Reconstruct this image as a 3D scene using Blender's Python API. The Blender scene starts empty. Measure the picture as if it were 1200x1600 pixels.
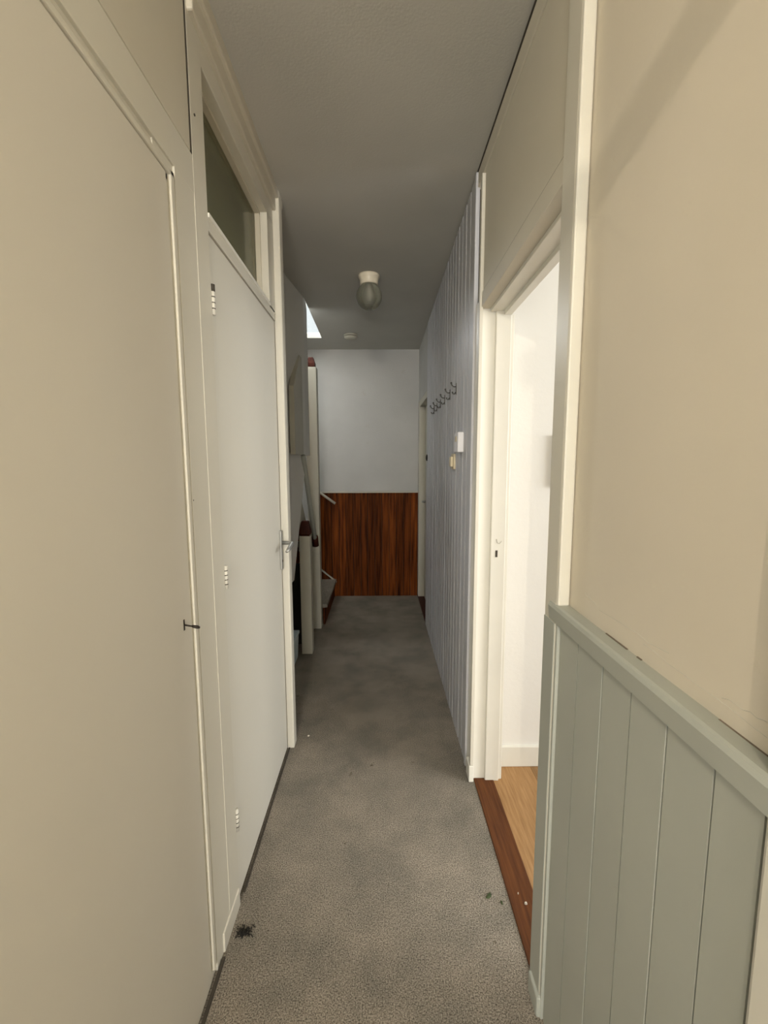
import bpy, bmesh, math, random
from mathutils import Vector, Matrix
random.seed(7)
C = bpy.context.scene.collection

# ---------------------------------------------------------------- camera
EYE = 1.39
PITCH, YAW, ROLL = math.radians(6.58), math.radians(0.56), math.radians(-0.19)
fw = Vector((math.sin(YAW) * math.cos(PITCH), math.cos(YAW) * math.cos(PITCH), -math.sin(PITCH)))
rt = Vector((math.cos(YAW), -math.sin(YAW), 0)); up = rt.cross(fw)
r2 = rt * math.cos(ROLL) + up * math.sin(ROLL); u2 = -rt * math.sin(ROLL) + up * math.cos(ROLL)
cam = bpy.data.cameras.new('camera'); cam.sensor_fit = 'VERTICAL'; cam.sensor_height = 36.0
cam.lens = 675 / 1600 * 36.0; cam.clip_start = 0.02
co = bpy.data.objects.new('camera', cam); C.objects.link(co)
co.matrix_world = Matrix(((r2.x, u2.x, -fw.x, 0), (r2.y, u2.y, -fw.y, 0), (r2.z, u2.z, -fw.z, EYE), (0, 0, 0, 1)))
bpy.context.scene.camera = co

# ---------------------------------------------------------------- sky, lights, exposure
w = bpy.data.worlds.new('sky'); bpy.context.scene.world = w; w.use_nodes = True
w.node_tree.nodes['Background'].inputs[0].default_value = (0.90, 0.97, 1.0, 1)
w.node_tree.nodes['Background'].inputs[1].default_value = 0.75
vs = bpy.context.scene.view_settings
vs.view_transform = 'Standard'; vs.look = 'None'; vs.exposure = 0.2; vs.gamma = 1.0; vs.use_curve_mapping = False

def area(name, loc, target, sx, sy, power, col, spread=180):
    l = bpy.data.lights.new(name, 'AREA'); l.shape = 'RECTANGLE'; l.size = sx; l.size_y = sy
    l.energy = power; l.color = col; l.spread = math.radians(spread)
    o = bpy.data.objects.new(name, l); C.objects.link(o); o.location = loc
    o.rotation_euler = (Vector(target) - Vector(loc)).to_track_quat('-Z', 'Y').to_euler()
    return o
area('daylight_front_door', (0.0, -4.14, 1.62), (0.0, 0, 1.50), 0.80, 1.4, 98, (1.0, 0.98, 0.95))
area('side_fill_light', (-0.66, -1.15, 1.62), (0.4, -0.6, 1.6), 0.9, 1.1, 15, (1.0, 0.985, 0.95))  # added fill light to brighten the near right wall from the side
area('daylight_room_window', (3.62, 0.3, 1.55), (0.5, 0.9, 1.2), 2.0, 1.5, 72, (1.0, 0.99, 0.965))
area('daylight_landing_window', (-0.95, 4.75, 3.3), (-0.95, 3.0, 2.2), 0.8, 1.3, 330, (0.95, 0.97, 1.0))
pl = bpy.data.lights.new('warm_band_light', 'POINT'); pl.energy = 46; pl.color = (1.0, 0.88, 0.70); pl.shadow_soft_size = 0.012  # unseen warm light added to throw the diagonal band on the right wall
plo = bpy.data.objects.new('warm_band_light', pl); C.objects.link(plo); plo.location = (-0.25, -1.2, 2.25)

# ---------------------------------------------------------------- materials
def mat(name, col, rough=0.55, var=0.05, vscale=3.0, bump=0.0, bscale=60.0, spec=0.4, col2=None, dirt=None, metal=0.0):
    m = bpy.data.materials.new(name); m.use_nodes = True
    nt = m.node_tree; N = nt.nodes; L = nt.links; b = N['Principled BSDF']
    b.inputs['Roughness'].default_value = rough; b.inputs['Specular IOR Level'].default_value = spec
    b.inputs['Metallic'].default_value = metal
    tc = N.new('ShaderNodeTexCoord')
    nz = N.new('ShaderNodeTexNoise'); nz.inputs['Scale'].default_value = vscale; nz.inputs['Detail'].default_value = 5
    L.new(tc.outputs['Object'], nz.inputs['Vector'])
    rp = N.new('ShaderNodeValToRGB'); rp.color_ramp.elements[0].position = 0.3; rp.color_ramp.elements[1].position = 0.7
    c2 = col2 or tuple(c * (1 - 2 * var) for c in col)
    rp.color_ramp.elements[0].color = (*c2, 1); rp.color_ramp.elements[1].color = (*col, 1)
    L.new(nz.outputs['Fac'], rp.inputs['Fac'])
    out = rp.outputs['Color']
    if dirt:
        n2 = N.new('ShaderNodeTexNoise'); n2.inputs['Scale'].default_value = dirt[1]; n2.inputs['Detail'].default_value = 8
        n2.inputs['Roughness'].default_value = 0.7
        L.new(tc.outputs['Object'], n2.inputs['Vector'])
        r3 = N.new('ShaderNodeValToRGB'); r3.color_ramp.elements[0].position = dirt[2]; r3.color_ramp.elements[1].position = dirt[2] + 0.12
        L.new(n2.outputs['Fac'], r3.inputs['Fac'])
        mx = N.new('ShaderNodeMix'); mx.data_type = 'RGBA'
        L.new(r3.outputs['Color'], mx.inputs['Factor']); L.new(out, mx.inputs[6]); mx.inputs[7].default_value = (*dirt[0], 1)
        out = mx.outputs[2]
    L.new(out, b.inputs['Base Color'])
    if bump:
        nb = N.new('ShaderNodeTexNoise'); nb.inputs['Scale'].default_value = bscale; nb.inputs['Detail'].default_value = 3
        L.new(tc.outputs['Object'], nb.inputs['Vector'])
        bp = N.new('ShaderNodeBump'); bp.inputs['Strength'].default_value = bump; bp.inputs['Distance'].default_value = 0.004
        L.new(nb.outputs['Fac'], bp.inputs['Height']); L.new(bp.outputs['Normal'], b.inputs['Normal'])
    return m

def wood(name, ca, cb, scale=(14, 14, 0.7), rough=0.35, nscale=6, spec=0.5):
    m = bpy.data.materials.new(name); m.use_nodes = True
    nt = m.node_tree; N = nt.nodes; L = nt.links; b = N['Principled BSDF']
    b.inputs['Roughness'].default_value = rough; b.inputs['Specular IOR Level'].default_value = spec
    tc = N.new('ShaderNodeTexCoord'); mp = N.new('ShaderNodeMapping'); mp.inputs['Scale'].default_value = scale
    oi = N.new('ShaderNodeObjectInfo'); vm = N.new('ShaderNodeVectorMath'); vm.operation = 'ADD'
    mul = N.new('ShaderNodeVectorMath'); mul.operation = 'SCALE'; mul.inputs['Scale'].default_value = 9.0
    cx = N.new('ShaderNodeCombineXYZ'); L.new(oi.outputs['Random'], cx.inputs[0]); L.new(oi.outputs['Random'], cx.inputs[2])
    L.new(cx.outputs[0], mul.inputs[0]); L.new(tc.outputs['Object'], vm.inputs[0]); L.new(mul.outputs[0], vm.inputs[1])
    L.new(vm.outputs[0], mp.inputs[0])
    nz = N.new('ShaderNodeTexNoise'); nz.inputs['Scale'].default_value = nscale; nz.inputs['Detail'].default_value = 6
    L.new(mp.outputs[0], nz.inputs['Vector'])
    rp = N.new('ShaderNodeValToRGB'); rp.color_ramp.elements[0].position = 0.3; rp.color_ramp.elements[1].position = 0.72
    rp.color_ramp.elements[0].color = (*ca, 1); rp.color_ramp.elements[1].color = (*cb, 1)
    L.new(nz.outputs['Fac'], rp.inputs['Fac'])
    hs = N.new('ShaderNodeHueSaturation')
    mr = N.new('ShaderNodeMapRange'); mr.inputs['To Min'].default_value = 0.65; mr.inputs['To Max'].default_value = 1.25
    L.new(oi.outputs['Random'], mr.inputs['Value']); L.new(mr.outputs[0], hs.inputs['Value'])
    L.new(rp.outputs['Color'], hs.inputs['Color']); L.new(hs.outputs['Color'], b.inputs['Base Color'])
    return m

M = {}
M['cream_gloss'] = mat('cream_gloss_paint', (0.67, 0.645, 0.56), 0.42, 0.03, 2.5, 0.05, 30, spec=0.35)
M['door_paint'] = mat('cream_door_paint', (0.66, 0.63, 0.555), 0.5, 0.025, 1.6, 0.06, 22, spec=0.3)
M['door_white'] = mat('white_door_paint', (0.69, 0.67, 0.595), 0.42, 0.02, 1.6, 0.05, 22, spec=0.3)
M['plaster'] = mat('beige_plaster', (0.70, 0.64, 0.53), 0.75, 0.03, 2.2, 0.10, 45, spec=0.2, dirt=((0.60, 0.54, 0.44), 9.0, 0.66))
M['upper_panel'] = mat('aged_cream_panel_paint', (0.62, 0.585, 0.49), 0.55, 0.04, 2.2, 0.06, 40, spec=0.3)
M['ceiling'] = mat('aged_ceiling_paint', (0.53, 0.52, 0.478), 0.85, 0.05, 2.0, 0.12, 140, spec=0.1)
M['stipple'] = mat('grey_white_wallpaper', (0.51, 0.505, 0.485), 0.85, 0.06, 2.4, 0.3, 120, spec=0.1, dirt=((0.44, 0.41, 0.37), 5.0, 0.62))
M['enclosure'] = mat('pale_plaster_enclosure', (0.74, 0.73, 0.69), 0.85, 0.04, 2.4, 0.2, 90, spec=0.1)
M['grime'] = mat('brown_grime', (0.22, 0.18, 0.13), 0.9, 0.15, 30)
M['grey_blue'] = mat('grey_green_board_paint', (0.42, 0.435, 0.385), 0.45, 0.03, 4.0, 0.08, 30, spec=0.4)
M['panelling'] = mat('pale_blue_grey_board_paint', (0.53, 0.535, 0.56), 0.45, 0.03, 4.0, 0.08, 30, spec=0.35)
M['room_white'] = mat('white_room_plaster', (0.84, 0.83, 0.79), 0.8, 0.01, 3.0, 0.15, 60, spec=0.15)
M['white_gloss'] = mat('white_gloss_paint', (0.80, 0.785, 0.71), 0.35, 0.02, 6.0, 0.06, 30, spec=0.4, dirt=((0.62, 0.56, 0.46), 22.0, 0.70))
M['stair_white'] = mat('aged_white_stair_paint', (0.50, 0.48, 0.40), 0.5, 0.05, 5.0, 0.08, 30)
M['dark'] = mat('dark_recess_and_fluff', (0.02, 0.018, 0.015), 0.9, 0.1, 4.0)  # near-black: understair shade put into the colour; also the fluff's own tone
M['gap'] = mat('dark_joint_dirt', (0.07, 0.060, 0.046), 0.9, 0.1, 8.0)
M['pale_blue'] = mat('pale_blue_plastic', (0.62, 0.74, 0.78), 0.4, 0.02, 8.0)
M['stair_grey'] = mat('dull_grey_rail_paint', (0.34, 0.345, 0.30), 0.6, 0.05, 8)
M['metal'] = mat('brushed_aluminium', (0.42, 0.42, 0.40), 0.5, 0.03, 30, metal=0.9)
M['dark_metal'] = mat('dark_bronze_metal', (0.035, 0.028, 0.022), 0.45, 0.1, 30, metal=0.6)
M['hook_metal'] = mat('worn_grey_metal', (0.10, 0.095, 0.085), 0.5, 0.1, 30, metal=0.3)
M['white_plastic'] = mat('white_plastic', (0.78, 0.77, 0.78), 0.4, 0.01, 20)
M['beige_plastic'] = mat('yellowed_plastic', (0.66, 0.57, 0.39), 0.4, 0.02, 20)
M['porcelain'] = mat('cream_porcelain', (0.86, 0.78, 0.62), 0.3, 0.02, 20)
M['leaf'] = mat('dry_green_leaf', (0.06, 0.085, 0.03), 0.7, 0.2, 60)
M['crumb'] = mat('white_crumb', (0.75, 0.70, 0.60), 0.8, 0.05, 60)
M['brown_wood'] = wood('varnished_brown_boards', (0.028, 0.006, 0.0015), (0.23, 0.060, 0.010), (9, 9, 0.5), 0.6, 5, 0.06)
M['cap_wood'] = wood('red_brown_cap_wood', (0.035, 0.008, 0.004), (0.08, 0.018, 0.009), (10, 10, 3), 0.5, 6, 0.15)
M['threshold'] = wood('brown_threshold_wood', (0.10, 0.033, 0.010), (0.19, 0.066, 0.018), (20, 1.2, 20), 0.55, 6, 0.2)
M['laminate'] = wood('oak_laminate', (0.27, 0.145, 0.055), (0.40, 0.235, 0.105), (26, 2.0, 26), 0.45, 5, 0.3)
M['frame_wood'] = wood('pale_frame_wood', (0.38, 0.29, 0.17), (0.5, 0.4, 0.26), (10, 10, 2), 0.5, 6)

def glass(name, col, rough, alpha_tint=1.0):
    m = bpy.data.materials.new(name); m.use_nodes = True
    b = m.node_tree.nodes['Principled BSDF']
    b.inputs['Base Color'].default_value = (*col, 1); b.inputs['Roughness'].default_value = rough
    b.inputs['Transmission Weight'].default_value = alpha_tint; b.inputs['IOR'].default_value = 1.45
    return m
def pane(name, tint, refl, rough, matte=None):
    m = bpy.data.materials.new(name); m.use_nodes = True; nt = m.node_tree; N = nt.nodes; N.remove(N['Principled BSDF'])
    t = N.new('ShaderNodeBsdfTransparent'); t.inputs[0].default_value = (*tint, 1)
    g = N.new('ShaderNodeBsdfGlossy'); g.inputs['Roughness'].default_value = rough; g.inputs[0].default_value = (0.8, 0.8, 0.75, 1)
    mx = N.new('ShaderNodeMixShader'); fr = N.new('ShaderNodeFresnel'); fr.inputs[0].default_value = refl
    nt.links.new(fr.outputs[0], mx.inputs[0]); nt.links.new(t.outputs[0], mx.inputs[1]); nt.links.new(g.outputs[0], mx.inputs[2])
    if matte:
        d = N.new('ShaderNodeBsdfDiffuse'); d.inputs[0].default_value = (*matte, 1); m2 = N.new('ShaderNodeMixShader'); m2.inputs[0].default_value = 0.16
        nt.links.new(mx.outputs[0], m2.inputs[1]); nt.links.new(d.outputs[0], m2.inputs[2]); mx = m2
    nt.links.new(mx.outputs[0], N['Material Output'].inputs[0]); return m
M['glass'] = pane('olive_matte_pane', (0.90, 0.90, 0.72), 1.35, 0.12, (0.50, 0.50, 0.36))  # even olive diffuse share mixed in to lift the pane's tone
M['clear'] = pane('clear_pane', (0.97, 0.98, 0.98), 1.3, 0.02)
# ribbed lamp glass
m = glass('ribbed_lamp_glass', (0.50, 0.50, 0.40), 0.15, 0.80); M['lamp_glass'] = m
nt = m.node_tree; wv = nt.nodes.new('ShaderNodeTexWave'); wv.bands_direction = 'Z'; wv.inputs['Scale'].default_value = 55
tc = nt.nodes.new('ShaderNodeTexCoord'); bp = nt.nodes.new('ShaderNodeBump'); bp.inputs['Distance'].default_value = 0.002; bp.inputs['Strength'].default_value = 0.6
nt.links.new(tc.outputs['Object'], wv.inputs['Vector']); nt.links.new(wv.outputs['Fac'], bp.inputs['Height'])
nt.links.new(bp.outputs['Normal'], nt.nodes['Principled BSDF'].inputs['Normal'])

# carpet: looped grey-beige pile with mottled wear
m = bpy.data.materials.new('speckled_carpet_pile'); m.use_nodes = True; M['carpet'] = m
nt = m.node_tree; N = nt.nodes; L = nt.links; b = N['Principled BSDF']; b.inputs['Roughness'].default_value = 0.95
b.inputs['Specular IOR Level'].default_value = 0.08
tc = N.new('ShaderNodeTexCoord')
def nz(scale, detail=2, rough=0.5):
    n = N.new('ShaderNodeTexNoise'); n.inputs['Scale'].default_value = scale; n.inputs['Detail'].default_value = detail
    n.inputs['Roughness'].default_value = rough; L.new(tc.outputs['Object'], n.inputs['Vector']); return n
def ramp(src, p0, c0, p1, c1):
    r = N.new('ShaderNodeValToRGB'); r.color_ramp.elements[0].position = p0; r.color_ramp.elements[1].position = p1
    r.color_ramp.elements[0].color = (*c0, 1); r.color_ramp.elements[1].color = (*c1, 1); L.new(src.outputs['Fac'], r.inputs['Fac']); return r
fine = nz(270, 3, 0.8)
spk = ramp(fine, 0.36, (0.070, 0.062, 0.050), 0.63, (0.50, 0.465, 0.40))
big = nz(4.2, 7, 0.65); wear = ramp(big, 0.35, (0.70, 0.69, 0.67), 0.65, (1.06, 1.0, 0.96))
mx = N.new('ShaderNodeMix'); mx.data_type = 'RGBA'; mx.blend_type = 'MULTIPLY'; mx.inputs['Factor'].default_value = 1
L.new(spk.outputs[0], mx.inputs[6]); L.new(wear.outputs[0], mx.inputs[7])
sp = nz(17, 3, 0.6); spot = ramp(sp, 0.68, (1, 1, 1), 0.76, (0.45, 0.42, 0.36))
mx2 = N.new('ShaderNodeMix'); mx2.data_type = 'RGBA'; mx2.blend_type = 'MULTIPLY'; mx2.inputs['Factor'].default_value = 1
L.new(mx.outputs[2], mx2.inputs[6]); L.new(spot.outputs[0], mx2.inputs[7]); L.new(mx2.outputs[2], b.inputs['Base Color'])
bpn = N.new('ShaderNodeBump'); bpn.inputs['Strength'].default_value = 0.6; bpn.inputs['Distance'].default_value = 0.006
L.new(fine.outputs['Fac'], bpn.inputs['Height']); L.new(bpn.outputs['Normal'], b.inputs['Normal'])

# ---------------------------------------------------------------- helpers
def link(name, bm, m, parent=None, smooth=False, shift=None):
    me = bpy.data.meshes.new(name)
    bmesh.ops.recalc_face_normals(bm, faces=bm.faces)
    bm.to_mesh(me); bm.free(); me.materials.append(m if not isinstance(m, str) else M[m])
    if smooth:
        for p in me.polygons: p.use_smooth = True
    o = bpy.data.objects.new(name, me); C.objects.link(o)
    if parent:
        o.parent = parent; o.matrix_parent_inverse = parent.matrix_world.inverted() if False else Matrix.Translation(-parent.location)
    return o
def bm_box(bm, x0, x1, y0, y1, z0, z1, bev=0.0):
    r = bmesh.ops.create_cube(bm, size=1)
    vs_ = r['verts']
    bmesh.ops.scale(bm, vec=(abs(x1 - x0), abs(y1 - y0), abs(z1 - z0)), verts=vs_)
    bmesh.ops.translate(bm, vec=((x0 + x1) / 2, (y0 + y1) / 2, (z0 + z1) / 2), verts=vs_)
    if bev:
        es = list({e for v in vs_ for e in v.link_edges})
        bmesh.ops.bevel(bm, geom=es, offset=bev, segments=2, affect='EDGES', profile=0.5)
def box(name, x0, x1, y0, y1, z0, z1, m, parent=None, bev=0.0):
    bm = bmesh.new(); bm_box(bm, x0, x1, y0, y1, z0, z1, bev); return link(name, bm, m, parent)
def boxes(name, lst, m, parent=None, bev=0.0):
    bm = bmesh.new()
    for b_ in lst: bm_box(bm, *b_, bev)
    return link(name, bm, m, parent)
def prism(name, pts, axis, a0, a1, m, parent=None, bev=0.0):
    """extrude a polygon of 2-D points along an axis"""
    bm = bmesh.new()
    def P(p, a):
        return (a, p[0], p[1]) if axis == 'x' else (p[0], a, p[1]) if axis == 'y' else (p[0], p[1], a)
    A = [bm.verts.new(P(p, a0)) for p in pts]; B = [bm.verts.new(P(p, a1)) for p in pts]
    bm.faces.new(A); bm.faces.new(B[::-1]); n = len(pts)
    for i in range(n): bm.faces.new((A[i], A[(i + 1) % n], B[(i + 1) % n], B[i]))
    if bev: bmesh.ops.bevel(bm, geom=bm.edges[:], offset=bev, segments=2, affect='EDGES')
    return link(name, bm, m, parent)
def lathe(name, prof, cx, cy, m, parent=None, seg=40, rib=0.0, nrib=0):
    bm = bmesh.new(); rings = []
    for r, z in prof:
        rings.append([bm.verts.new((cx + (r + (rib * math.cos(nrib * t * 2 * math.pi / seg) if r > 0.01 else 0)) * math.cos(t * 2 * math.pi / seg),
                                    cy + (r + (rib * math.cos(nrib * t * 2 * math.pi / seg) if r > 0.01 else 0)) * math.sin(t * 2 * math.pi / seg), z)) for t in range(seg)])
    for a, b_ in zip(rings, rings[1:]):
        for t in range(seg): bm.faces.new((a[t], a[(t + 1) % seg], b_[(t + 1) % seg], b_[t]))
    bm.faces.new(rings[0]); bm.faces.new(rings[-1][::-1])
    return link(name, bm, m, parent, smooth=True)
def bm_tube(bm, pts, r, seg=10, radii=None):
    pts = [Vector(p) for p in pts]; rings = []
    for i, p in enumerate(pts):
        d = (pts[min(i + 1, len(pts) - 1)] - pts[max(i - 1, 0)]).normalized()
        a = d.cross(Vector((0, 0, 1)) if abs(d.z) < 0.9 else Vector((1, 0, 0))).normalized(); b_ = d.cross(a)
        rr = radii[i] if radii else r
        rings.append([bm.verts.new(p + rr * (math.cos(t * 2 * math.pi / seg) * a + math.sin(t * 2 * math.pi / seg) * b_)) for t in range(seg)])
    for a, b_ in zip(rings, rings[1:]):
        for t in range(seg): bm.faces.new((a[t], a[(t + 1) % seg], b_[(t + 1) % seg], b_[t]))
    bm.faces.new(rings[0][::-1]); bm.faces.new(rings[-1])
def tube(name, pts, r, m, parent=None, seg=10, radii=None):
    bm = bmesh.new(); bm_tube(bm, pts, r, seg, radii); return link(name, bm, m, parent, smooth=True)
def S(o, label=None):
    o['kind'] = 'structure'
    if label: o['label'] = label
    return o
def thing(name, label, cat, loc, group=None):
    o = bpy.data.objects.new(name, None); C.objects.link(o); o.location = loc; o.empty_display_size = 0.05
    o['label'] = label; o['category'] = cat
    if group: o['group'] = group
    return o
def tag(o, label, cat, group=None):
    o['label'] = label; o['category'] = cat
    if group: o['group'] = group
    return o
def cz(y): return 2.56 - 0.0148 * y          # the old ceiling sags slightly towards the far end

# ================================================================ SETTING: shell
S(box('floor', -1.6, 0.408, -4.4, 4.6, -0.12, 0.0, 'carpet'), 'grey-beige speckled carpet floor of the hallway, worn and stained')
# ceiling (three slabs round the stairwell opening)
def slab(name, x0, x1, y0, y1, lab):
    bm = bmesh.new(); v = []
    for (x, y) in ((x0, y0), (x1, y0), (x1, y1), (x0, y1)): v.append(bm.verts.new((x, y, cz(y))))
    t = [bm.verts.new((p.co.x, p.co.y, p.co.z + (0.04 if y0 > 4 else 0.2))) for p in v]
    bm.faces.new(v); bm.faces.new(t[::-1])
    for i in range(4): bm.faces.new((v[i], v[(i + 1) % 4], t[(i + 1) % 4], t[i]))
    return bm
bm = slab('c', -0.515, 0.60, -4.4, 4.6, '')
for args in ((-1.6, -0.515, -4.4, 3.12), (-1.6, -0.515, 4.04, 4.6)):
    b2 = slab('c', *args, ''); me = bpy.data.meshes.new('t'); b2.to_mesh(me); b2.free(); bm.from_mesh(me); bpy.data.meshes.remove(me)
S(link('ceiling', bm, 'ceiling'), 'dull off-white hallway ceiling with a stairwell opening at the far left')

# back wall: papered upper part
S(box('wall_back', -1.6, 0.60, 4.415, 4.55, 0, 2.58, 'stipple'), 'scuffed grey-white papered end wall above the brown boarding')
# behind the camera: wall with glazed front door
wf = S(boxes('wall_front', [(-1.6, -0.42, -4.30, -4.20, 0, 2.7), (0.42, 0.6, -4.30, -4.20, 0, 2.7), (-0.42, 0.42, -4.30, -4.20, 2.38, 2.7)], 'plaster'),
       'beige plaster wall around the glazed front door')

# ---------------------------------------------------------------- LEFT SIDE
XL = -0.45
wl = S(boxes('wall_left', [(-0.60, -0.455, -4.25, -1.65, 0, 2.62), (-0.60, -0.455, -0.65, -0.02, 0, 2.62), (-0.60, -0.455, -1.65, -0.65, 0, 0.9), (-0.60, -0.455, -1.65, -0.65, 2.2, 2.62), (-0.60, -0.455, -0.02, 1.085, 2.118, 2.62),
                           (-0.60, XL, 1.144, 1.225, 0.0, 2.62)], 'cream_gloss'),
       'cream painted frame wall between and above the two left doors')
box('upper_panel', -0.456, XL - 0.0012, -0.10, 1.136, 2.135, 2.515, 'upper_panel', wl, 0.002)
box('head_rail', -0.47, XL - 0.0005, -0.10, 1.150, 2.042, 2.131, 'cream_gloss', wl, 0.0015)
# door A (near, flush leaf) with its bead, in the wall
dA = S(box('door_1', -0.50, XL - 0.003, 0.12, 1.004, 0.012, 2.008, 'door_paint', None, 0.003), 'large flush cream door nearest on the left, with a small dark key in its lock')
boxes('frame_bead', [(-0.50, XL, 1.018, 1.036, 0.03, 2.024), (-0.50, XL, 0.0, 1.036, 2.011, 2.024)], 'cream_gloss', dA, 0.003)
boxes('frame_groove', [(-0.50, XL - 0.008, 1.000, 1.060, 0.0, 2.06), (-0.50, XL - 0.008, 0.0, 1.06, 2.000, 2.06)], 'cream_gloss', dA)
boxes('frame_post', [(-0.50, XL - 0.001, 1.0415, 1.152, 0.0, 2.046)], 'cream_gloss', dA, 0.0015)
prism('frame_cove', [(XL - 0.009, 2.023), (XL - 0.003, 2.023), (XL - 0.0075, 2.034), (XL - 0.009, 2.034)], 'y', 0.0, 1.0425, 'upper_panel', dA)
box('corner_fillet', -0.48, XL - 0.0055, 0.955, 1.044, 2.020, 2.046, 'cream_gloss', dA)
box('lock_plate', XL - 0.008, XL - 0.002, 0.9625, 0.9690, 1.005, 1.031, 'dark_metal', dA, 0.001)
tube('nail_hole', [(XL, 1.045, 1.30), (XL + 0.0004, 1.045, 1.30)], 0.0018, 'gap', dA, 8)

# key
k = thing('door_key', 'small dark key sticking out of the lock of the near left door', 'key', (XL, 0.966, 1.012))
tube('key_shank', [(XL - 0.003, 0.966, 1.018), (XL + 0.014, 0.968, 1.014)], 0.0020, 'dark_metal', k, 8)
tube('key_bow', [(XL + 0.013, 0.968, 1.0145), (XL + 0.018, 0.9685, 1.013), (XL + 0.026, 0.970, 1.011), (XL + 0.031, 0.9705, 1.0095)], 0.003, 'dark_metal', k, 10, [0.0022, 0.0034, 0.0038, 0.0022])

# near post between doors + plinth
tp = S(box('trim_1', XL - 0.02, XL - 0.0005, 1.150, 1.224, 0.0, cz(1.2) + 0.02, 'cream_gloss', None, 0.003), 'tall cream post between the two left doors')
box('plinth_block', XL - 0.01, XL + 0.004, 1.085, 1.222, 0.0, 0.06, 'cream_gloss', tp, 0.003)
tube('nail_head', [(XL + 0.0005, 1.165, 2.235), (XL + 0.0025, 1.165, 2.235)], 0.003, 'gap', tp, 8)
box('dirt_joint', XL - 0.004, XL - 0.0005, 1.1390, 1.1425, 2.131, 2.53, 'gap', tp)

# door B with transom
fB = S(boxes('door_2', [(-0.50, XL, 1.224, 1.958, 2.001, 2.040), (-0.50, XL, 1.224, 1.965, 2.392, 2.46),
                        (-0.50, XL, 1.872, 1.985, 2.03, 2.40)], 'cream_gloss', None, 0.002),
       'closed cream door with lever handle under a dark transom pane, second on the left')
box('door_leaf', -0.492, XL - 0.003, 1.228, 1.956, 0.016, 1.996, 'door_white', fB, 0.003)
box('transom_sill', -0.50, XL + 0.004, 1.226, 1.875, 2.034, 2.046, 'white_gloss', fB, 0.002)
boxes('glazing_bead', [(-0.498, -0.478, 1.226, 1.880, 2.044, 2.056), (-0.498, -0.478, 1.226, 1.88, 2.382, 2.394), (-0.498, -0.478, 1.862, 1.874, 2.05, 2.39)], 'upper_panel', fB, 0.001)
box('transom_pane', -0.503, -0.497, 1.20, 1.90, 2.03, 2.41, 'glass', fB)
for (za, zb) in ((1.866, 1.79), (1.092, 1.024), (0.319, 0.246)):
    h = tube('hinge', [(XL - 0.0005, 1.234, za), (XL - 0.0005, 1.234, zb)], 0.0065, 'door_white', fB, 14)
    bm = bmesh.new()
    for q in range(1, 5):
        z = zb + (za - zb) * q / 5
        bm_tube(bm, [(XL - 0.0003, 1.234, z - 0.0013), (XL - 0.0003, 1.234, z + 0.0013)], 0.0067, 14)
    if za == 1.866: bm_tube(bm, [(XL - 0.0003, 1.234, za - 0.016), (XL - 0.0003, 1.234, za + 0.002)], 0.0070, 14)
    g = link('hinge_gap', bm, 'gap', h, True)
# handle
hb = box('handle_plate', XL - 0.003, XL + 0.007, 1.922, 1.948, 0.905, 1.085, 'metal', fB, 0.003)
hl = tube('lever_handle', [(XL + 0.004, 1.935, 1.028), (XL + 0.040, 1.935, 1.028), (XL + 0.052, 1.930, 1.027), (XL + 0.055, 1.905, 1.024), (XL + 0.054, 1.850, 1.016), (XL + 0.050, 1.825, 1.010)], 0.008, 'metal', fB, 12,
          [0.009, 0.008, 0.009, 0.010, 0.009, 0.006])
tube('keyhole', [(XL + 0.0065, 1.935, 0.945), (XL + 0.0078, 1.935, 0.945)], 0.006, 'gap', hb, 10)
# far architrave and top trim
S(box('trim_2', -0.46, -0.422, 1.972, 2.030, 0.0, cz(2.0) + 0.02, 'cream_gloss', None, 0.006), 'far upright frame of the second left door, sunlit edge')
S(boxes('trim_3', [(-0.47, -0.436, 1.15, 2.05, 2.452, 2.505), (-0.47, -0.424, 0.2, 2.06, 2.500, 2.60)], 'upper_panel', None, 0.005), 'stepped cream cornice strip over the transom')
# closet void behind doors
S(boxes('wall_closet', [(-1.45, -0.55, 2.09, 2.15, 0, 2.62), (-1.45, -1.40, 1.1, 2.15, 0, 2.62), (-1.45, -0.50, 1.10, 1.17, 0, 2.62)], 'stair_white'), 'dim closet walls behind the transom pane')
box('closet_board', -0.60, -0.505, 2.0, 2.09, 0, 2.6, 'stair_white', wl)

# ---------------------------------------------------------------- STAIRWELL (far left)
S(boxes('wall_stairwell', [(-1.60, -1.40, 2.15, 4.5, 0, 5.2), (-1.45, -0.50, 2.95, 3.05, 2.62, 5.2), (-0.515, -0.40, 3.0, 4.55, 2.74, 5.2)], 'stipple'), 'pale stairwell walls rising to the landing')
# oblique enclosure wall: in plan
def ribbon(name, plan, thick, z0f, z1f, m, parent=None):
    bm = bmesh.new(); rows = []
    for (x, y) in plan:
        rows.append([bm.verts.new((x, y, z0f(y))), bm.verts.new((x, y, z1f(y))), bm.verts.new((x - thick, y, z1f(y))), bm.verts.new((x - thick, y, z0f(y)))])
    for a, b_ in zip(rows, rows[1:]):
        for i in range(4): bm.faces.new((a[i], a[(i + 1) % 4], b_[(i + 1) % 4], b_[i]))
    bm.faces.new(rows[0]); bm.faces.new(rows[-1][::-1])
    return link(name, bm, m, parent)
S(ribbon('wall_stair_enclosure', [(-0.60, 2.14), (-0.565, 2.78), (-0.520, 3.10), (-0.527, 3.30)], 0.05,
         lambda y: 0.62 if y < 3.0 else 1.44, lambda y: 2.60, 'enclosure'), 'grey plaster enclosure wall of the stair, beyond the second left door')
S(box('wall_understair_end', -1.4, -0.575, 3.20, 3.26, 0, 0.62, 'dark'), 'near-black backing, coloured for the shade of the understair recess')
S(box('wall_understair', -1.40, -1.05, 2.15, 3.19, 0, 0.9, 'dark'), 'black backing, coloured for the understair shade beside the lower newel post')
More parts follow.
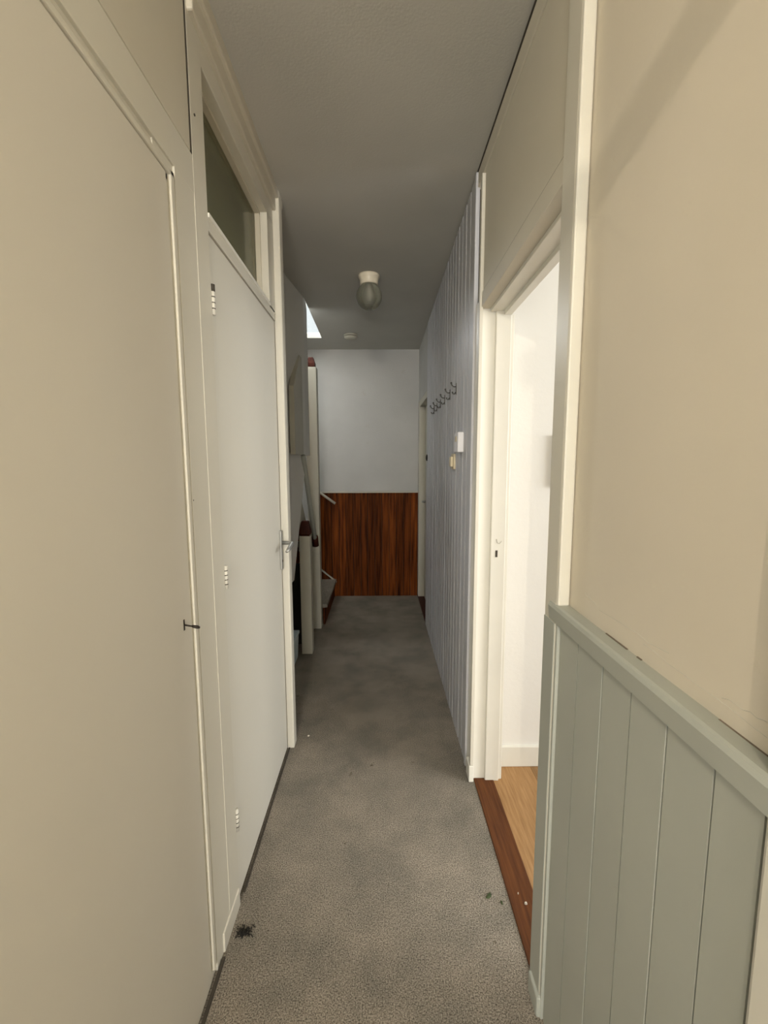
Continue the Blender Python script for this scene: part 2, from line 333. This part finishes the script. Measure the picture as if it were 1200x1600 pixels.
# staircase
st = thing('staircase', 'winding staircase with carpeted treads, white newels and red-brown caps, far left', 'staircase', (-0.75, 3.9, 0))
def newel(x0, x1, y0, y1, z0, z1, capz, hs=1.0):
    n = box('newel_post', x0, x1, y0, y1, z0, z1, 'stair_white', st, 0.004)
    mx_, my_ = (x0 + x1) / 2, (y0 + y1) / 2; hw = (x1 - x0) / 2 * hs
    bm = bmesh.new(); rings = []
    for f, z in ((0.80, z1), (1.0, z1 + 0.012), (0.98, z1 + 0.035), (0.62, capz - 0.006), (0.50, capz)):
        rings.append([bm.verts.new((mx_ + sx * hw * f, my_ + sy * hw * f, z)) for sx, sy in ((-1, -1), (1, -1), (1, 1), (-1, 1))])
    for a, b_ in zip(rings, rings[1:]):
        for i in range(4): bm.faces.new((a[i], a[(i + 1) % 4], b_[(i + 1) % 4], b_[i]))
    bm.faces.new(rings[0]); bm.faces.new(rings[-1][::-1])
    link('newel_cap', bm, 'cap_wood', n)
    return n
newel(-0.572, -0.495, 3.02, 3.097, 0.0, 0.872, 0.978)
newel(-0.585, -0.495, 3.50, 3.59, 0.0, 2.135, 2.215, 0.72)
# treads: two going left, winders, then a flight towards the camera
rise = 0.183
def step(poly, i, riser_edge):
    t = prism('tread', poly, 'z', i * rise - 0.035, i * rise, 'carpet', st, 0.004)
    a, b_ = riser_edge
    d = Vector((b_[0] - a[0], b_[1] - a[1])); n_ = Vector((-d.y, d.x)).normalized() * 0.014
    prism('riser', [a, b_, (b_[0] + n_.x, b_[1] + n_.y), (a[0] + n_.x, a[1] + n_.y)], 'z', (i - 1) * rise, i * rise - 0.035, 'brown_wood', st)
step([(-0.455, 3.60), (-0.455, 4.405), (-0.78, 4.405), (-0.70, 3.60)], 1, ((-0.475, 3.60), (-0.475, 4.405)))
step([(-0.66, 3.60), (-0.72, 4.405), (-1.08, 4.405), (-0.76, 3.60)], 2, ((-0.68, 3.60), (-0.74, 4.405)))
step([(-0.70, 3.58), (-1.04, 4.405), (-1.395, 4.405), (-1.395, 4.15), (-0.72, 3.52)], 3, ((-0.71, 3.60), (-1.06, 4.405)))
step([(-0.66, 3.56), (-1.395, 4.20), (-1.395, 3.74), (-0.66, 3.50)], 4, ((-0.68, 3.57), (-1.395, 4.18)))
for i in range(5, 12):
    y1 = 3.62 - (i - 5) * 0.215
    step([(-0.64, y1), (-1.395, y1), (-1.395, y1 - 0.245), (-0.64, y1 - 0.245)], i, ((-0.64, y1 - 0.02), (-1.395, y1 - 0.02)))
prism('wall_string', [(-0.458, 0.0), (-0.458, 0.150), (-0.62, 0.285), (-0.80, 0.455), (-1.10, 0.69), (-1.10, 0.0)], 'y', 4.390, 4.407, 'brown_wood', st)
prism('string_moulding', [(-0.453, 0.148), (-0.453, 0.163), (-0.62, 0.302), (-0.80, 0.472), (-1.10, 0.707), (-1.10, 0.690), (-0.80, 0.455), (-0.62, 0.285)], 'y', 4.380, 4.41, 'stair_white', st)
prism('outer_string', [(3.60, 0.60), (3.60, 0.85), (2.15, 2.35), (2.15, 2.10)], 'x', -0.64, -0.61, 'stair_white', st)
# enclosure panel (boarded side of the upper flight)
prism('side_panel', [(2.742, 1.441), (3.125, 1.441), (3.125, 2.10), (2.98, 2.10), (2.742, 1.86)], 'x', -0.56, -0.528, 'stair_white', st, 0.002)
tube('handrail', [(-0.522, 2.98, 1.435), (-0.522, 3.40, 0.80), (-0.522, 3.44, 0.775)], 0.017, 'stair_grey', st, 10)
tube('handrail_end', [(-0.522, 3.425, 0.80), (-0.520, 3.45, 0.72)], 0.026, 'cap_wood', st, 10)
tube('wall_handrail', [(-0.70, 4.36, 1.155), (-0.45, 4.36, 0.975)], 0.013, 'stair_white', st, 10)
for hx, hz in ((-0.62, 1.09),):
    tube('handrail_bracket', [(hx, 4.36, hz), (hx, 4.41, hz - 0.02)], 0.006, 'dark_metal', st, 8)

tb = thing('storage_tub', 'pale blue plastic tub half hidden in the dark recess beside the near newel post', 'tub', (-0.66, 2.8, 0))
prism('tub_body', [(-0.592, 0.0), (-0.582, 0.185), (-0.76, 0.185), (-0.74, 0.0)], 'y', 2.40, 2.97, 'pale_blue', tb, 0.006)
boxes('tub_rim', [(-0.770, -0.578, 2.39, 2.98, 0.178, 0.200)], 'pale_blue', tb, 0.004)

# landing window seen through the stairwell opening
S(boxes('wall_landing', [(-1.6, -1.32, 4.42, 4.55, 2.58, 5.2), (-0.50, -0.40, 4.42, 4.55, 2.58, 5.2), (-1.32, -0.50, 4.42, 4.55, 4.0, 5.2)], 'stipple'), 'landing wall around the bright window')
S(box('ceiling_landing', -1.6, -0.40, 2.9, 4.55, 5.2, 5.3, 'ceiling'), 'landing ceiling above the stairwell')
lw = S(boxes('window_1', [(-1.32, -1.28, 4.45, 4.50, 2.58, 4.0), (-0.54, -0.50, 4.45, 4.50, 2.58, 4.0), (-1.28, -0.54, 4.45, 4.50, 2.58, 2.605), (-1.28, -0.54, 4.45, 4.50, 3.96, 4.0),
                          (-1.28, -0.54, 4.46, 4.49, 2.655, 2.664), (-1.28, -0.54, 4.46, 4.49, 3.2, 3.23)], 'white_gloss', None, 0.002), 'bright landing window glimpsed through the stairwell opening')
box('window_pane', -1.30, -0.52, 4.474, 4.478, 2.59, 3.98, 'clear', lw)

# ---------------------------------------------------------------- RIGHT SIDE
# near plaster wall
wr = S(box('wall_right', 0.422, 0.51, -4.25, 0.99, 0, 2.62, 'plaster'), 'beige plaster wall on the near right with faint cracks above the rail')
# door frame (near jamb, header, far jamb) of the open doorway
d3 = S(boxes('door_3', [(0.395, 0.470, 0.934, 1.000, 0.0, 2.55)], 'cream_gloss', None, 0.003), 'open doorway on the right with cream jambs, leading to the bright room')
box('near_lining', 0.435, 0.515, 0.97, 1.012, 0.0, 1.99, 'white_gloss', d3, 0.003)
box('near_plinth', 0.386, 0.440, 0.928, 0.992, 0.0, 0.06, 'grey_blue', d3, 0.006)
box('corner_bead', 0.395, 0.421, 0.926, 0.936, 1.07, 2.55, 'cream_gloss', d3, 0.004)
box('header', 0.3958, 0.515, 0.995, 1.760, 1.982, 2.038, 'upper_panel', d3, 0.002)
boxes('header_lining', [(0.435, 0.515, 0.99, 1.755, 1.970, 1.986), (0.485, 0.515, 0.99, 1.755, 1.955, 1.986)], 'white_gloss', d3, 0.002)
box('overdoor_panel', 0.400, 0.50, 0.99, 1.735, 2.042, 2.56, 'upper_panel', d3, 0.001)
box('overdoor_dirt_line', 0.399, 0.405, 0.995, 1.72, 2.0365, 2.0425, 'gap', d3)
box('far_jamb', 0.395, 0.515, 1.757, 1.862, 0.0, 2.02, 'white_gloss', d3, 0.003)
box('far_stop', 0.455, 0.515, 1.742, 1.760, 0.0, 1.972, 'white_gloss', d3, 0.003)
box('far_reveal_bead', 0.500, 0.530, 1.752, 1.79, 0.0, 1.96, 'white_gloss', d3, 0.003)
box('outer_strip', 0.388, 0.402, 1.738, 1.762, 0.0, 2.46, 'cream_gloss', d3, 0.002)
box('foot_block', 0.383, 0.404, 1.735, 1.80, 0.0, 0.075, 'white_gloss', d3, 0.003)
bm = bmesh.new(); bm_box(bm, 0.4745, 0.4835, 1.7405, 1.7425, 1.00, 1.028); link('strike_hole', bm, 'gap', d3)
tube('strike_mark', [(0.478, 1.741, 1.075), (0.481, 1.741, 1.060), (0.490, 1.741, 1.056), (0.499, 1.741, 1.066)], 0.0012, 'stair_white', d3, 6)
# ceiling strip over the door
S(boxes('trim_4', [(0.394, 0.44, 0.99, 1.85, 2.465, 2.525)], 'upper_panel', None, 0.003), 'thin cream strip under the ceiling above the doorway')
box('ceiling_joint', 0.3925, 0.41, 0.96, 1.86, 2.5295, 2.5335, 'gap', bpy.data.objects['trim_4'])

# grey wainscot of the near right wall
wn = S(box('trim_5', 0.415, 0.430, 0.40, 0.935, 0.0, 1.03, 'gap'), 'grey-green painted board wainscot with a moulded rail, near right')
ys = [0.926, 0.838, 0.741, 0.652, 0.565, 0.478, 0.408]
for a, b_ in zip(ys, ys[1:]):
    dx = random.uniform(-0.0006, 0.0006)
    bm = bmesh.new(); bm_box(bm, 0.403 + dx, 0.416, b_ + 0.0017, a - 0.0017, 0.0, 1.034)
    link('board', bm, 'grey_blue', wn)
prism('moulded_rail', [(0.397, 1.026), (0.3925, 1.030), (0.389, 1.062), (0.392, 1.069), (0.397, 1.071), (0.436, 1.071), (0.436, 1.026)], 'y', 0.33, 0.966, 'grey_blue', wn)
boxes('edge_strip', [(0.396, 0.41, 0.926, 0.945, 0.0, 1.027), (0.3935, 0.41, 0.938, 1.0005, 0.0, 1.026)], 'grey_blue', wn, 0.002)
S(boxes('trim_6', [(0.396, 0.445, 0.325, 0.4035, 0.0, 2.62)], 'cream_gloss', None, 0.006), 'cream upright at the near end of the grey wainscot')

boxes('dirt_line', [(0.4195, 0.4225, ya_, yb_, 1.0700, 1.0714 + e_) for ya_, yb_, e_ in ((0.41, 0.50, 0.0), (0.50, 0.66, -0.0007), (0.66, 0.672, 0.0012), (0.672, 0.70, -0.0006), (0.70, 0.77, 0.0010), (0.77, 0.86, -0.0005))], 'grime', wn)
bm = bmesh.new()
rc = random.Random(5)
for (y0, z0, ln, sl) in ((0.80, 1.105, 0.20, 0.02), (0.66, 1.098, 0.24, -0.03), (0.50, 1.10, 0.08, 0.10), (0.86, 1.12, 0.05, -0.2)):
    bm_tube(bm, [(0.4219, y0 - t * ln / 8, z0 + sl * t * ln / 8 + rc.uniform(-0.002, 0.002)) for t in range(9)], 0.0006, 4)
link('plaster_crack', bm, 'upper_panel', wr)
# blue-grey board panelling
wp = S(box('wall_panelled', 0.402, 0.52, 1.855, 3.61, 0, 2.60, 'gap'), 'blue-grey vertically boarded wall with the coat hooks, middle right')
y = 1.862; n = 0
while y < 3.60:
    wd = 0.0868
    bm = bmesh.new(); bm_box(bm, 0.390 + random.uniform(-0.0006, 0.0006), 0.4025, y + 0.002, min(y + wd, 3.606) - 0.002, 0.0, cz(y) - 0.012)
    es = [e for e in bm.edges if abs(e.verts[0].co.x - e.verts[1].co.x) < 1e-5 and abs(e.verts[0].co.y - e.verts[1].co.y) < 1e-5 and e.verts[0].co.x < 0.395]
    bmesh.ops.bevel(bm, geom=es, offset=0.007, segments=2, affect='EDGES'); link('board', bm, 'panelling', wp); y += wd
box('corner_strip', 0.385, 0.402, 1.836, 1.862, 0.0, cz(1.85) - 0.01, 'panelling', wp, 0.003)
# end doorway at right
d4 = S(boxes('door_4', [(0.40, 0.47, 3.61, 3.68, 0, 1.98), (0.392, 0.47, 4.33, 4.414, 0.012, 1.98)], 'stair_white', None, 0.003), 'narrow pale doorway at the far right end beside the end wall')
box('door_leaf', 0.455, 0.49, 3.68, 4.33, 0.01, 1.93, 'stair_white', d4, 0.002)
box('door_header', 0.398, 0.50, 3.61, 4.41, 1.93, 1.99, 'stair_white', d4, 0.002)
box('door_sill', 0.390, 0.46, 3.62, 4.41, 0.0, 0.012, 'cap_wood', d4)
tube('door_knob', [(0.455, 4.27, 1.0), (0.43, 4.27, 1.0), (0.42, 4.27, 1.0)], 0.012, 'metal', d4, 10)
S(box('wall_over_end_door', 0.397, 0.52, 3.606, 4.42, 1.985, 2.60, 'stipple'), 'papered strip over the far right doorway')
S(box('wall_end_right', 0.49, 0.60, 3.60, 4.5, 0, 2.6, 'stipple'), 'wall behind the far right door')

# brown boarding on the end wall
wb = S(box('trim_7', -0.64, 0.395, 4.408, 4.416, 0.0, 1.085, 'gap'), 'varnished red-brown vertical boarding on the lower end wall')
x = -0.64
while x < 0.385:
    wd = 0.0735; x1 = min(x + wd, 0.393)
    bm = bmesh.new(); bm_box(bm, x + 0.0012, x1 - 0.0012, 4.396 + random.uniform(-0.0008, 0.0008), 4.409, 0.0, 1.080)
    es = [e for e in bm.edges if abs(e.verts[0].co.z - e.verts[1].co.z) > 0.5 and e.verts[0].co.y < 4.40]
    bmesh.ops.bevel(bm, geom=es, offset=0.003, segments=1, affect='EDGES'); link('board', bm, 'brown_wood', wb); x += wd
box('cap_strip', -0.64, 0.393, 4.388, 4.416, 1.080, 1.094, 'stair_white', wb, 0.002)

# ---------------------------------------------------------------- ADJOINING ROOM
S(box('wall_room_far', 0.515, 3.6, 1.842, 1.95, 0, 2.60, 'room_white'), 'bright white wall of the room beyond the open doorway')
S(box('baseboard_room', 0.515, 3.5, 1.828, 1.845, 0, 0.098, 'white_gloss', None, 0.003), 'white skirting board in the bright room')
S(box('wall_room_near', 0.50, 3.6, -1.4, -1.3, 0, 2.60, 'room_white'), 'room wall towards the front')
S(box('wall_room_inner', 0.51, 0.53, -1.35, 0.985, 0, 2.60, 'room_white'), 'room side of the hallway partition')
S(boxes('wall_room_right', [(3.45, 3.55, -1.35, -0.8, 0, 2.6), (3.45, 3.55, 1.4, 1.9, 0, 2.6), (3.45, 3.55, -0.8, 1.4, 0, 0.7), (3.45, 3.55, -0.8, 1.4, 2.4, 2.6)], 'room_white'), 'room wall with the window opening')
S(box('ceiling_room', 0.505, 3.6, -1.4, 1.95, 2.52, 2.62, 'room_white'), 'white ceiling of the bright room')
fr = S(box('floor_room', 0.41, 3.55, -1.4, 1.85, -0.12, -0.008, 'gap'), 'pale oak laminate floor of the bright room')
xx = 0.494; j = 0
while xx < 3.45:
    yy = -1.3 + (j % 3) * 0.37 - 0.4
    while yy < 1.84:
        ya, yb = max(yy, -1.3), min(yy + 1.2, 1.842)
        if yb - ya > 0.05:
            box('plank', xx + 0.0004, xx + 0.191, ya + 0.0004, yb - 0.0004, -0.008, 0.0, 'laminate', fr, 0.0006)
        yy += 1.2
    xx += 0.1914; j += 1
th = tag(box('door_threshold', 0.4085, 0.4935, 1.0, 1.757, -0.02, 0.0045, 'threshold', None, 0.003), 'worn brown wooden threshold strip between the carpet and the laminate', 'threshold')
pf = thing('picture_frame', 'narrow pale framed board on the white wall of the room, cut off by the jamb', 'picture', (0.80, 1.84, 1.28))
boxes('frame', [(0.731, 0.741, 1.822, 1.842, 1.285, 1.50), (0.886, 0.898, 1.822, 1.842, 1.285, 1.50), (0.731, 0.898, 1.822, 1.842, 1.488, 1.50), (0.731, 0.898, 1.822, 1.842, 1.285, 1.297)], 'frame_wood', pf, 0.001)
box('backing', 0.730, 0.890, 1.834, 1.842, 1.29, 1.495, 'white_plastic', pf)

# ================================================================ THINGS
lp = thing('ceiling_lamp', 'jar-shaped ribbed glass ceiling lamp on a round cream porcelain base', 'lamp', (-0.06, 2.78, cz(2.78)))
zc = cz(2.78)
lathe('lamp_base', [(0.066, zc), (0.066, zc - 0.010), (0.060, zc - 0.020), (0.056, zc - 0.028), (0.055, zc - 0.052), (0.050, zc - 0.056)], -0.06, 2.78, 'porcelain', lp)
lathe('lamp_globe', [(0.046, zc - 0.052)] + [(0.078 * math.sin(a), zc - 0.122 + 0.078 * math.cos(a)) for a in [math.radians(d_) for d_ in (42, 52, 62, 74, 86, 98, 110, 122, 134, 146, 158, 170)]], -0.06, 2.78, 'lamp_glass', lp, 64, 0.0011, 32)
lathe('bulb', [(0.014, zc - 0.064), (0.014, zc - 0.085), (0.026, zc - 0.11), (0.030, zc - 0.13), (0.022, zc - 0.152), (0.005, zc - 0.16)], -0.06, 2.78, 'white_plastic', lp, 24)
zs = cz(3.93)
sd = thing('smoke_detector', 'small round smoke detector on the ceiling near the end wall', 'smoke detector', (-0.25, 3.95, zs))
lathe('detector_base', [(0.060, zs), (0.060, zs - 0.010), (0.056, zs - 0.012)], -0.25, 3.95, 'stair_white', sd)
lathe('vent_ring', [(0.050, zs - 0.011), (0.050, zs - 0.018)], -0.25, 3.95, 'gap', sd)
lathe('detector_cover', [(0.058, zs - 0.018), (0.056, zs - 0.026), (0.040, zs - 0.036), (0.012, zs - 0.038)], -0.25, 3.95, 'stair_white', sd)

# coat hooks
hl_ = ['largest dark coat hook, nearest the open doorway', 'second dark coat hook from the open doorway', 'third dark coat hook from the open doorway',
       'fourth dark coat hook from the open doorway', 'fifth dark coat hook from the open doorway', 'farthest dark coat hook, nearest the end wall']
for i, yh in enumerate((2.235, 2.43, 2.62, 2.80, 2.97, 3.13)):
    zh = 1.755
    hk = thing('coat_hook', hl_[i], 'hook', (0.39, yh, zh), 'coat hooks on the blue-grey boards')
    box('hook_plate', 0.3865, 0.391, yh - 0.007, yh + 0.007, zh - 0.026, zh + 0.030, 'hook_metal', hk, 0.0015)
    tube('upper_prong', [(0.388, yh, zh + 0.012), (0.376, yh, zh + 0.012), (0.366, yh, zh + 0.020), (0.362, yh, zh + 0.034)], 0.003, 'hook_metal', hk, 8, [0.003, 0.0028, 0.003, 0.005])
    tube('lower_prong', [(0.388, yh, zh - 0.014), (0.379, yh, zh - 0.024), (0.372, yh, zh - 0.022), (0.369, yh, zh - 0.013)], 0.003, 'hook_metal', hk, 8, [0.003, 0.003, 0.003, 0.0042])
t1 = thing('thermostat', 'white rectangular thermostat box on the blue-grey boards below the hooks', 'thermostat', (0.39, 2.08, 1.48))
box('thermostat_body', 0.362, 0.391, 2.02, 2.115, 1.435, 1.528, 'white_plastic', t1, 0.004)
box('display', 0.3605, 0.3625, 2.045, 2.09, 1.485, 1.510, 'beige_plastic', t1)
tube('side_dial', [(0.375, 2.114, 1.475), (0.375, 2.121, 1.475)], 0.009, 'dark_metal', t1, 12)
t2 = thing('light_switch', 'yellowed light switch low beside the white thermostat', 'switch', (0.39, 2.27, 1.39))
box('switch_plate', 0.379, 0.391, 2.225, 2.305, 1.352, 1.432, 'beige_plastic', t2, 0.004)
box('rocker', 0.366, 0.380, 2.240, 2.288, 1.366, 1.418, 'beige_plastic', t2, 0.004)
t3 = thing('wall_knob', 'small dark round knob on the farthest blue-grey board', 'knob', (0.39, 3.56, 1.425))
tube('knob_disc', [(0.391, 3.56, 1.425), (0.383, 3.56, 1.425), (0.378, 3.56, 1.425)], 0.02, 'dark_metal', t3, 16, [0.026, 0.026, 0.012])

# debris on the carpet
def flake(name, label, cat, x, y, z, s, m, ang, group=None, asp=0.45):
    bm = bmesh.new(); n_ = 9
    top = []
    for i in range(n_):
        a = i * 2 * math.pi / n_; r = s * (1 + random.uniform(-0.25, 0.25))
        px_, py_ = r * math.cos(a), r * asp * math.sin(a)
        top.append((px_ * math.cos(ang) - py_ * math.sin(ang), px_ * math.sin(ang) + py_ * math.cos(ang)))
    A = [bm.verts.new((x + p[0], y + p[1], z)) for p in top]
    B = [bm.verts.new((x + p[0] * 0.8, y + p[1] * 0.8, z + 0.004 + 0.002 * math.sin(3 * i))) for i, p in enumerate(top)]
    bm.faces.new(A[::-1]); bm.faces.new(B)
    for i in range(n_): bm.faces.new((A[i], A[(i + 1) % n_], B[(i + 1) % n_], B[i]))
    return tag(link(name, bm, m), label, cat, group)
flake('leaf_scrap', 'larger green leaf scrap on the carpet near the brown threshold', 'leaf', 0.346, 1.238, 0.0, 0.013, 'leaf', 0.6)
flake('leaf_scrap', 'tiny green leaf scrap right beside the brown threshold', 'leaf', 0.381, 1.215, 0.0, 0.007, 'leaf', 1.8)
flake('crumb', 'largest white crumb on the brown threshold', 'crumb', 0.455, 1.208, 0.0045, 0.0045, 'crumb', 0.3, None, 0.8)
flake('crumb', 'tiny white crumb behind the largest one on the threshold', 'crumb', 0.441, 1.240, 0.0045, 0.0022, 'crumb', 0.9, None, 0.8)
flake('crumb', 'white fleck on the carpet at the foot of the second left door frame', 'crumb', -0.37, 2.067, 0.0, 0.006, 'crumb', 0.2, None, 0.5)
# dark fluff tuft
bm = bmesh.new(); rnd = random.Random(3)
for i in range(70):
    a = rnd.uniform(0, 6.28); r = abs(rnd.gauss(0, 0.011)); x0, y0 = -0.412 + r * math.cos(a) * 1.2, 1.140 + r * math.sin(a) * 0.8
    b_ = rnd.uniform(0, 6.28); l_ = rnd.uniform(0.006, 0.016)
    bm_tube(bm, [(x0, y0, 0.001), (x0 + l_ * 0.5 * math.cos(b_), y0 + l_ * 0.5 * math.sin(b_), rnd.uniform(0.003, 0.009)), (x0 + l_ * math.cos(b_), y0 + l_ * math.sin(b_), 0.001)], 0.0013, 4)
tag(link('fluff_tuft', bm, 'dark'), 'dark tuft of fluff on the carpet by the left door post', 'fluff')
# carpet edge: dark gap + frayed edges along left doors
S(boxes('trim_8', [(-0.449, -0.4435, 1.26, 1.975, 0.0, 0.006), (-0.449, -0.441, 0.2, 1.07, 0.0, 0.008)], 'gap'), 'dark dusty gap between carpet and left door bottoms')

S(boxes('fill_opening_frame', [(-0.60, -0.45, -1.66, -1.61, 0.88, 2.22), (-0.60, -0.45, -0.69, -0.64, 0.88, 2.22), (-0.60, -0.45, -1.61, -0.69, 0.88, 0.93), (-0.60, -0.45, -1.61, -0.69, 2.17, 2.22)], 'cream_gloss', None, 0.003), 'frame of an unseen opening added in the left wall behind the viewer for the side fill light')  # opening added out of view, only to frame the side fill light
# ---------------------------------------------------------------- behind the camera: glazed front door, added shadow bar
fd = S(boxes('door_5', [(-0.42, -0.36, -4.29, -4.22, 0, 2.38), (0.36, 0.42, -4.29, -4.22, 0, 2.38), (-0.36, 0.36, -4.29, -4.22, 2.30, 2.38), (-0.36, 0.36, -4.29, -4.22, 0, 0.9)], 'cream_gloss', None, 0.003), 'glazed front door behind the viewer')
rl = thing('shadow_bar', 'unseen wooden bar added behind the viewer to cast the shadow band', 'rail', (0.43, -0.3, 2.1))
box('shadow_bar_body', 0.0, 0.435, -0.315, -0.285, 2.088, 2.130, 'frame_wood', rl, 0.003)  # bar added out of view to block the warm light in a band
